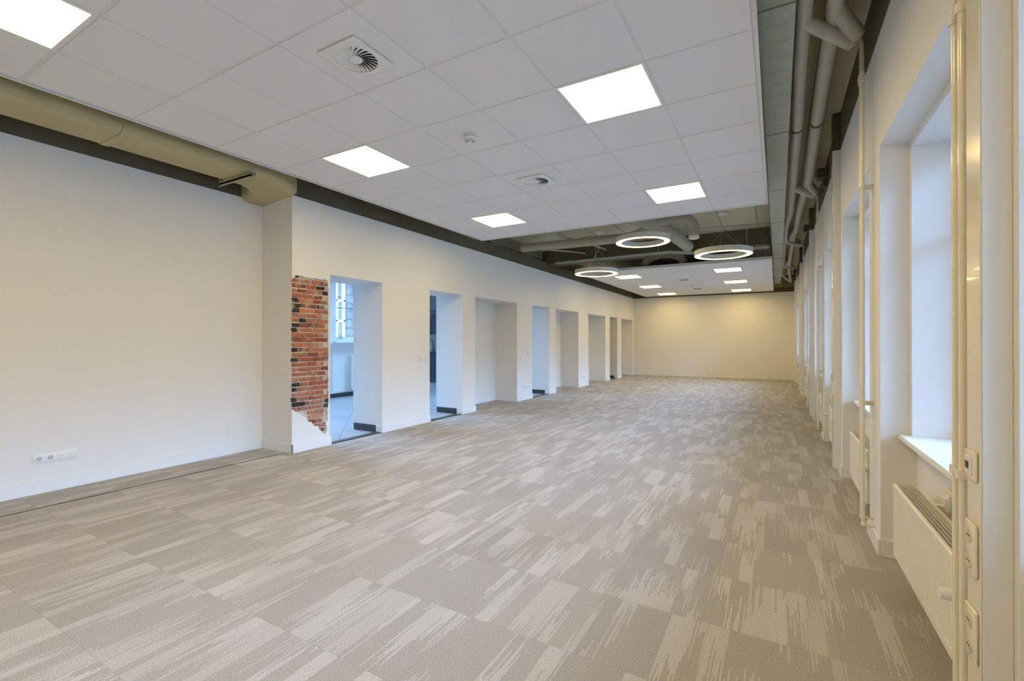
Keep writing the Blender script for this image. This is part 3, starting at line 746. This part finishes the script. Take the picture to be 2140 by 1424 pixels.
ORD = {-2: 'hidden', 0: 'right-edge', 2: 'second', 4: 'third', 6: 'fourth', 8: 'corner'}
for k in (0, 2, 4, 6, 8):
    y0 = pier(k) + (.035 if k <= 0 else .105); y1 = y0 + .115
    if k == 8: y0, y1 = 16.66, 16.78
    o = thing('cable_trunking', TLAB[k], 'trunking', (.5, (y0 + y1) / 2, .05), 'vertical cable trunking columns')
    MB().box(.489, XR, y0, y1, .06, ZR, .002).out('trunk_body', 'base' if k > 0 else 'base', o)
    MB().box(.485, .489, y0 + .002, y1 - .012, .06, ZR, .0015).out('trunk_lid', 'gloss', o)
    MB().box(.485, XR, y0, y1, ZR, ZS - .005, .002).out('upper_section', 'olive', o)
    if k in (0, 2, 4, 6):
        yc = (y0 + y1) / 2 - .003
        d = ORD[k]
        socket_pair('single data outlet with a dark port, on the %s trunking column above its sockets' % d, .485, yc, .95, 1)
        socket_pair('upper double socket on the %s trunking column' % d, .485, yc, .715)
        socket_pair('lower double socket on the %s trunking column' % d, .485, yc, .475)
# dark junction boxes high on the right wall
for i, (yy, lab) in enumerate(((6.75, 'small dark box high on the window wall above the paint line, nearer one'), (9.9, 'small dark box high on the window wall, farther one'))):
    tag(MB().box(.44, .55, yy, yy + .18, 3.3, 3.42, .01).box(.50, .55, yy + .05, yy + .13, 3.2, 3.3, .005).out('junction_box', 'grey_band'), lab, 'junction box')

# ---------------------------------------------------------------- left wall sockets
def wall_gang(name, label, axis, a, z, n, kinds, X, pitch=.071, w=.081, cat='socket'):
    """plate on a wall: axis 'x' -> on plane X facing +x, spans y; axis 'y' -> on plane y=X facing -y"""
    Ln = w + (n - 1) * pitch
    o = thing(name, label, cat, (X, a, z) if axis == 'x' else (a, X, z))
    def bx(u0, u1, z0, z1, d0, d1, bev=0, seg=1):
        q = MB()
        if axis == 'x': q.box(X + d0, X + d1, a + u0, a + u1, z + z0, z + z1, bev, seg)
        else: q.box(a + u0, a + u1, X - d1, X - d0, z + z0, z + z1, bev, seg)
        return q
    bx(-Ln / 2, Ln / 2, -w / 2, w / 2, 0, .010, .004, 3).out('cover_plate', 'white', o, smooth=True)
    for i, kd in enumerate(kinds):
        c = (i - (n - 1) / 2) * pitch
        bx(c - .028, c + .028, -.028, .028, .009, .0125, .0025, 2).out('insert', 'white', o, smooth=True)
        P = (lambda u, zz, dd: (X + dd, a + c + u, z + zz)) if axis == 'x' else (lambda u, zz, dd: (a + c + u, X - dd, z + zz))
        if kd == 's':
            MB().cyl(P(0, 0, .0120), P(0, 0, .0128), .0205, n=28).out('socket_well', mat_grey, o, smooth=True)
            q = MB(); [q.cyl(P(u, .002, .0127), P(u, .002, .0133), .0028, n=10) for u in (-.0095, .0095)]
            q.cyl(P(0, .002, .0127), P(0, .002, .0131), .0016, n=8); q.out('contact_holes', 'hole', o)
            MB().cyl(P(0, -.0165, .0127), P(0, -.0165, .0134), .0026, n=8).cyl(P(0, .0175, .0127), P(0, .0175, .0134), .002, n=8).out('earth_clips', 'brass', o)
        elif kd == 'b':
            bx(c - .022, c + .022, .000, .011, .0123, .0134, .001).out('shutter', 'white', o)
            bx(c - .022, c + .022, -.002, -.0008, .0123, .0128).out('shutter_slot', mat_grey, o); MB().cyl(P(0, .001, .0133), P(0, .001, .0137), .0018, n=8).out('screw', 'hole', o)
        elif kd == 'w':
            bx(c - .024, c + .024, -.024, .024, .0123, .0155, .0015).out('rocker', 'white', o)
    return o
mat_grey = mat('socket_recess_plastic', (.55, .57, .60), .4)
wall_gang('wall_socket', 'wide four-gang white outlet plate low on the near left wall', 'x', 1.54, .298, 4, 'ssbb', XA)
wall_gang('wall_switch', 'white switch and socket plate left of the second doorway', 'x', 5.66, 1.045, 2, 'sw', XW, cat='switch')
wall_gang('wall_socket', 'white socket plate low on the pier before the third doorway', 'x', 9.22, .285, 3, 'bss', XW)
wall_gang('wall_switch', 'white switch on the pier before the third doorway, above a socket plate', 'x', 9.32, 1.04, 1, 'w', XW, pitch=.071, w=.1, cat='switch')
wall_gang('wall_socket', 'small white socket plate low on the pier after the second alcove', 'x', 12.78, .285, 3, 'bss', XW)
wall_gang('wall_switch', 'tiny white switch beside the dark narrow doorway', 'x', 14.97, 1.035, 1, 'w', XW, w=.1, cat='switch')
wall_gang('wall_socket', 'white multi-socket plate low on the back wall', 'y', -2.11, .295, 4, 'ssbb', YB)

# ---------------------------------------------------------------- exposed brick patch
bp = thing('exposed_brick_patch', 'old red and black bricks left bare in the plaster beside the first doorway', 'brickwork', (XW, 3.67, 0))
rnd = random.Random(21)
Y0, Y1 = 3.405, 3.934
# plaster skin with a ragged notch
edge = []
def rag(p0, p1, n, amp):
    out = []
    for i in range(n):
        tt = i / n; out.append((p0[0] + (p1[0] - p0[0]) * tt + rnd.uniform(-amp, amp), p0[1] + (p1[1] - p0[1]) * tt + rnd.uniform(-amp, amp)))
    return out
top = rag((3.47, 2.08), (3.893, 2.075), 16, .009)
right = rag((3.905, 2.06), (3.913, .60), 46, .006) + rag((3.913, .60), (3.885, .18), 14, .012)
bot = rag((3.86, .15), (3.62, .36), 12, .015) + rag((3.60, .385), (3.41, .50), 10, .015)
notch = [(Y0, 2.02)] + rag((3.42, 2.05), (3.46, 2.075), 3, .006) + top + right + bot + [(Y0, .52)]
outer = [(XW, Y0, 3.01), (XW, Y0, notch[0][1])]
ptsl = [(XW, a, z) for a, z in notch] + [(XW, Y0, 0), (XW, Y1, 0), (XW, Y1, 3.01), (XW, Y0, 3.01)]
sk = MB(); f = sk.bm.faces.new([sk.bm.verts.new(p) for p in ptsl])
ex = bmesh.ops.extrude_face_region(sk.bm, geom=[f])
for v in ex['geom']:
    if isinstance(v, bmesh.types.BMVert): v.co.x -= .024
bmesh.ops.triangulate(sk.bm, faces=[q for q in sk.bm.faces if len(q.verts) > 4])
sk.out('plaster_face', 'wall', wl)
# rough rim of broken plaster
rim = MB()
for a, z in notch[1:-1]:
    r = rnd.uniform(.004, .009); bmesh.ops.create_icosphere(rim.bm, subdivisions=1, radius=r, matrix=Matrix.Translation((XW - .006, a, z)) @ Matrix.Diagonal((.9, rnd.uniform(.8, 1.6), rnd.uniform(1, 2.6), 1)))
for i in range(70):
    z = .5 + 1.53 * i / 70; bmesh.ops.create_icosphere(rim.bm, subdivisions=1, radius=rnd.uniform(.005, .010), matrix=Matrix.Translation((XW - .022 + rnd.uniform(-.004, .004), 3.409, z)) @ Matrix.Diagonal((1.2, .6, 2.0, 1)))
rim.out('broken_plaster_rim', 'plaster', bp)
MB().box(XW - .026, XW - .0215, 3.411, 3.93, .12, 2.12).out('mortar_bed', 'mortar', bp)
def inside(a, z):
    n = len(notch); c = False; j = n - 1
    for i in range(n):
        (ai, zi), (aj, zj) = notch[i], notch[j]
        if (zi > z) != (zj > z) and a < (aj - ai) * (z - zi) / (zj - zi) + ai: c = not c
        j = i
    return c
bk = MB(); tones = []; bm = bk.bm
RED = [(.33, .095, .05), (.38, .13, .07), (.25, .065, .04), (.36, .15, .095), (.46, .17, .075), (.20, .055, .035), (.40, .18, .13)]
rowh = .0585; z = .13; row = 0
while z < 2.1:
    yv = 3.415 + (0 if row % 2 else -.03); seq = 0
    first = True
    while yv < 3.93:
        w = (.105 if (row % 2 == 0) == first or rnd.random() < .3 else .205) + rnd.uniform(-.02, .015); first = False
        e = min(yv + w, 3.925)
        if e - yv > .035 and inside((max(yv, 3.42) + e) / 2, z + .022) and (inside(e - .012, z + .02) or e - yv > .09):
            ee = e
            while ee > yv + .03 and not inside(ee - .004, z + .02): ee -= .006
            col = rnd.choice(RED)
            if rnd.random() < (.6 if (yv < 3.43 or ee > 3.86) and w < .13 else .03): col = (.030, .024, .022)
            d = rnd.uniform(.004, .0125); r = bmesh.ops.create_cube(bm, size=1)['verts']
            y0_, z0_, z1_ = max(yv, 3.409), z + rnd.uniform(-.002, .002), z + rowh - .015 + rnd.uniform(-.004, .003)
            for v in r: v.co = Vector((XW - .022 + d / 2 + v.co.x * d * 1.6, (y0_ + ee) / 2 + v.co.y * (ee - y0_) + rnd.uniform(-.006, .006), (z0_ + z1_) / 2 + v.co.z * (z1_ - z0_) + rnd.uniform(-.0045, .0045)))
            es = list({x for v in r for x in v.link_edges})
            fs0 = set(bm.faces)
            res = bmesh.ops.bevel(bm, geom=es, offset=.0035, segments=2, affect='EDGES', profile=.6)
            tones.append((len(bm.faces), col))
        yv = e + rnd.uniform(.008, .014)
    z += rowh; row += 1
bm.faces.ensure_lookup_table(); bm.verts.ensure_lookup_table()
# islands -> tone
isl = {}; comp = 0
lay = bm.loops.layers.float_color.new('tone')
cols_ = [c for _, c in tones]; seen = set()
for f0 in bm.faces:
    if f0.index in seen: continue
    stck = [f0]; seen.add(f0.index); g = []
    while stck:
        f1 = stck.pop(); g.append(f1)
        for e1 in f1.edges:
            for f2 in e1.link_faces:
                if f2.index not in seen: seen.add(f2.index); stck.append(f2)
    col = cols_[comp % len(cols_)]; comp += 1
    for f1 in g:
        for l in f1.loops: l[lay] = (*col, 1)
bk.out('bricks', 'brick', bp, smooth=True)

# ---------------------------------------------------------------- hall contents
hr = thing('hall_radiator', 'flat white radiator under the hall window, seen through the first doorway', 'radiator', (-8.82, 8.2, .2))
MB().box(-8.82, -8.78, 7.68, 9.0, .16, .98, .01, 2).out('front_panel', 'rad', hr)
MB().box(-8.89, -8.83, 7.68, 9.0, .18, .96, .005).out('rear_panel', 'rad', hr)
q = MB()
for i in range(30): q.box(-8.88, -8.785, 7.70 + i * .043, 7.71 + i * .043, .981, .985)
q.out('top_grille', 'rad', hr)
MB().tube([(-8.85, 7.62, .97), (-8.85, 7.62, .17), (-8.85, 7.72, .17)], .012, 8).out('connection_pipe', 'gloss', hr, smooth=True)
hp = tag(MB().tube([(-8.87, 7.0, .14), (-8.87, 7.0, 2.9)], .012, 8).tube([(-8.87, 7.0, 1.24), (-8.87, 7.2, 1.24), (-8.87, 7.2, .14), (-8.87, 7.62, .14)], .010, 8).out('hall_pipe', 'gloss', smooth=True), 'thin white pipes on the hall wall left of the hall radiator', 'pipe')
kb = thing('kitchen_base_cabinet', 'dark kitchen base cabinet glimpsed through the second doorway', 'cabinet', (-8.3, 10.7, 0))
MB().box(-8.88, -6.6, 10.45, 11.03, .13, .98).out('carcass', 'kitchen', kb)
MB().box(-8.88, -6.6, 10.52, 11.03, 0.001, .13).out('toe_kick', 'frame', kb)
for i in range(4):
    x0 = -8.87 + i * .565; dr = MB().box(x0, x0 + .558, 10.43, 10.45, .14, .96, .002).out('door', 'kitchen', kb)
    MB().box(x0 + .05, x0 + .07, 10.41, 10.43, .80, .93, .003).out('handle', 'chrome', dr)
wt2 = tag(MB().box(-8.89, -6.5, 10.41, 11.035, .981, 1.02, .004).out('worktop', 'kitchen'), 'dark worktop on the kitchen base cabinet', 'worktop')
wc = thing('kitchen_wall_cabinet', 'dark kitchen wall cabinet glimpsed high through the second doorway', 'cabinet', (-8.3, 10.8, 1.5))
MB().box(-8.88, -6.6, 10.62, 11.03, 1.52, 2.04).out('carcass', 'kitchen', wc)
for i in range(4):
    x0 = -8.87 + i * .565; dr = MB().box(x0, x0 + .558, 10.60, 10.62, 1.52, 2.04, .002).out('door', 'kitchen', wc)
    MB().box(x0 + .50, x0 + .52, 10.58, 10.60, 1.55, 1.63, .003).out('handle', 'chrome', dr)
kh = tag(MB().box(-8.88, -6.6, 10.55, 11.03, 2.2, 2.7, .01).out('kitchen_bulkhead', mat('mid_grey_panel', (.16, .17, .18), .5)), 'grey boxed panel above the kitchen wall cabinet', 'panel')
tp = thing('kitchen_tap', 'slim black kitchen tap with a bent spout', 'tap', (-8.70, 10.6, 1.02))
MB().tube([(-8.70, 10.6, 1.021), (-8.70, 10.6, 1.26)] + arc((-8.70, 10.6, 1.33), (-8.70, 10.6, 1.28), (-8.78, 10.55, 1.34), 4), .013, 10).out('spout', 'kitchen', tp, smooth=True)
MB().cyl((-8.75, 10.6, 1.08), (-8.64, 10.6, 1.08), .012, n=10).out('lever', 'kitchen', tp, smooth=True)
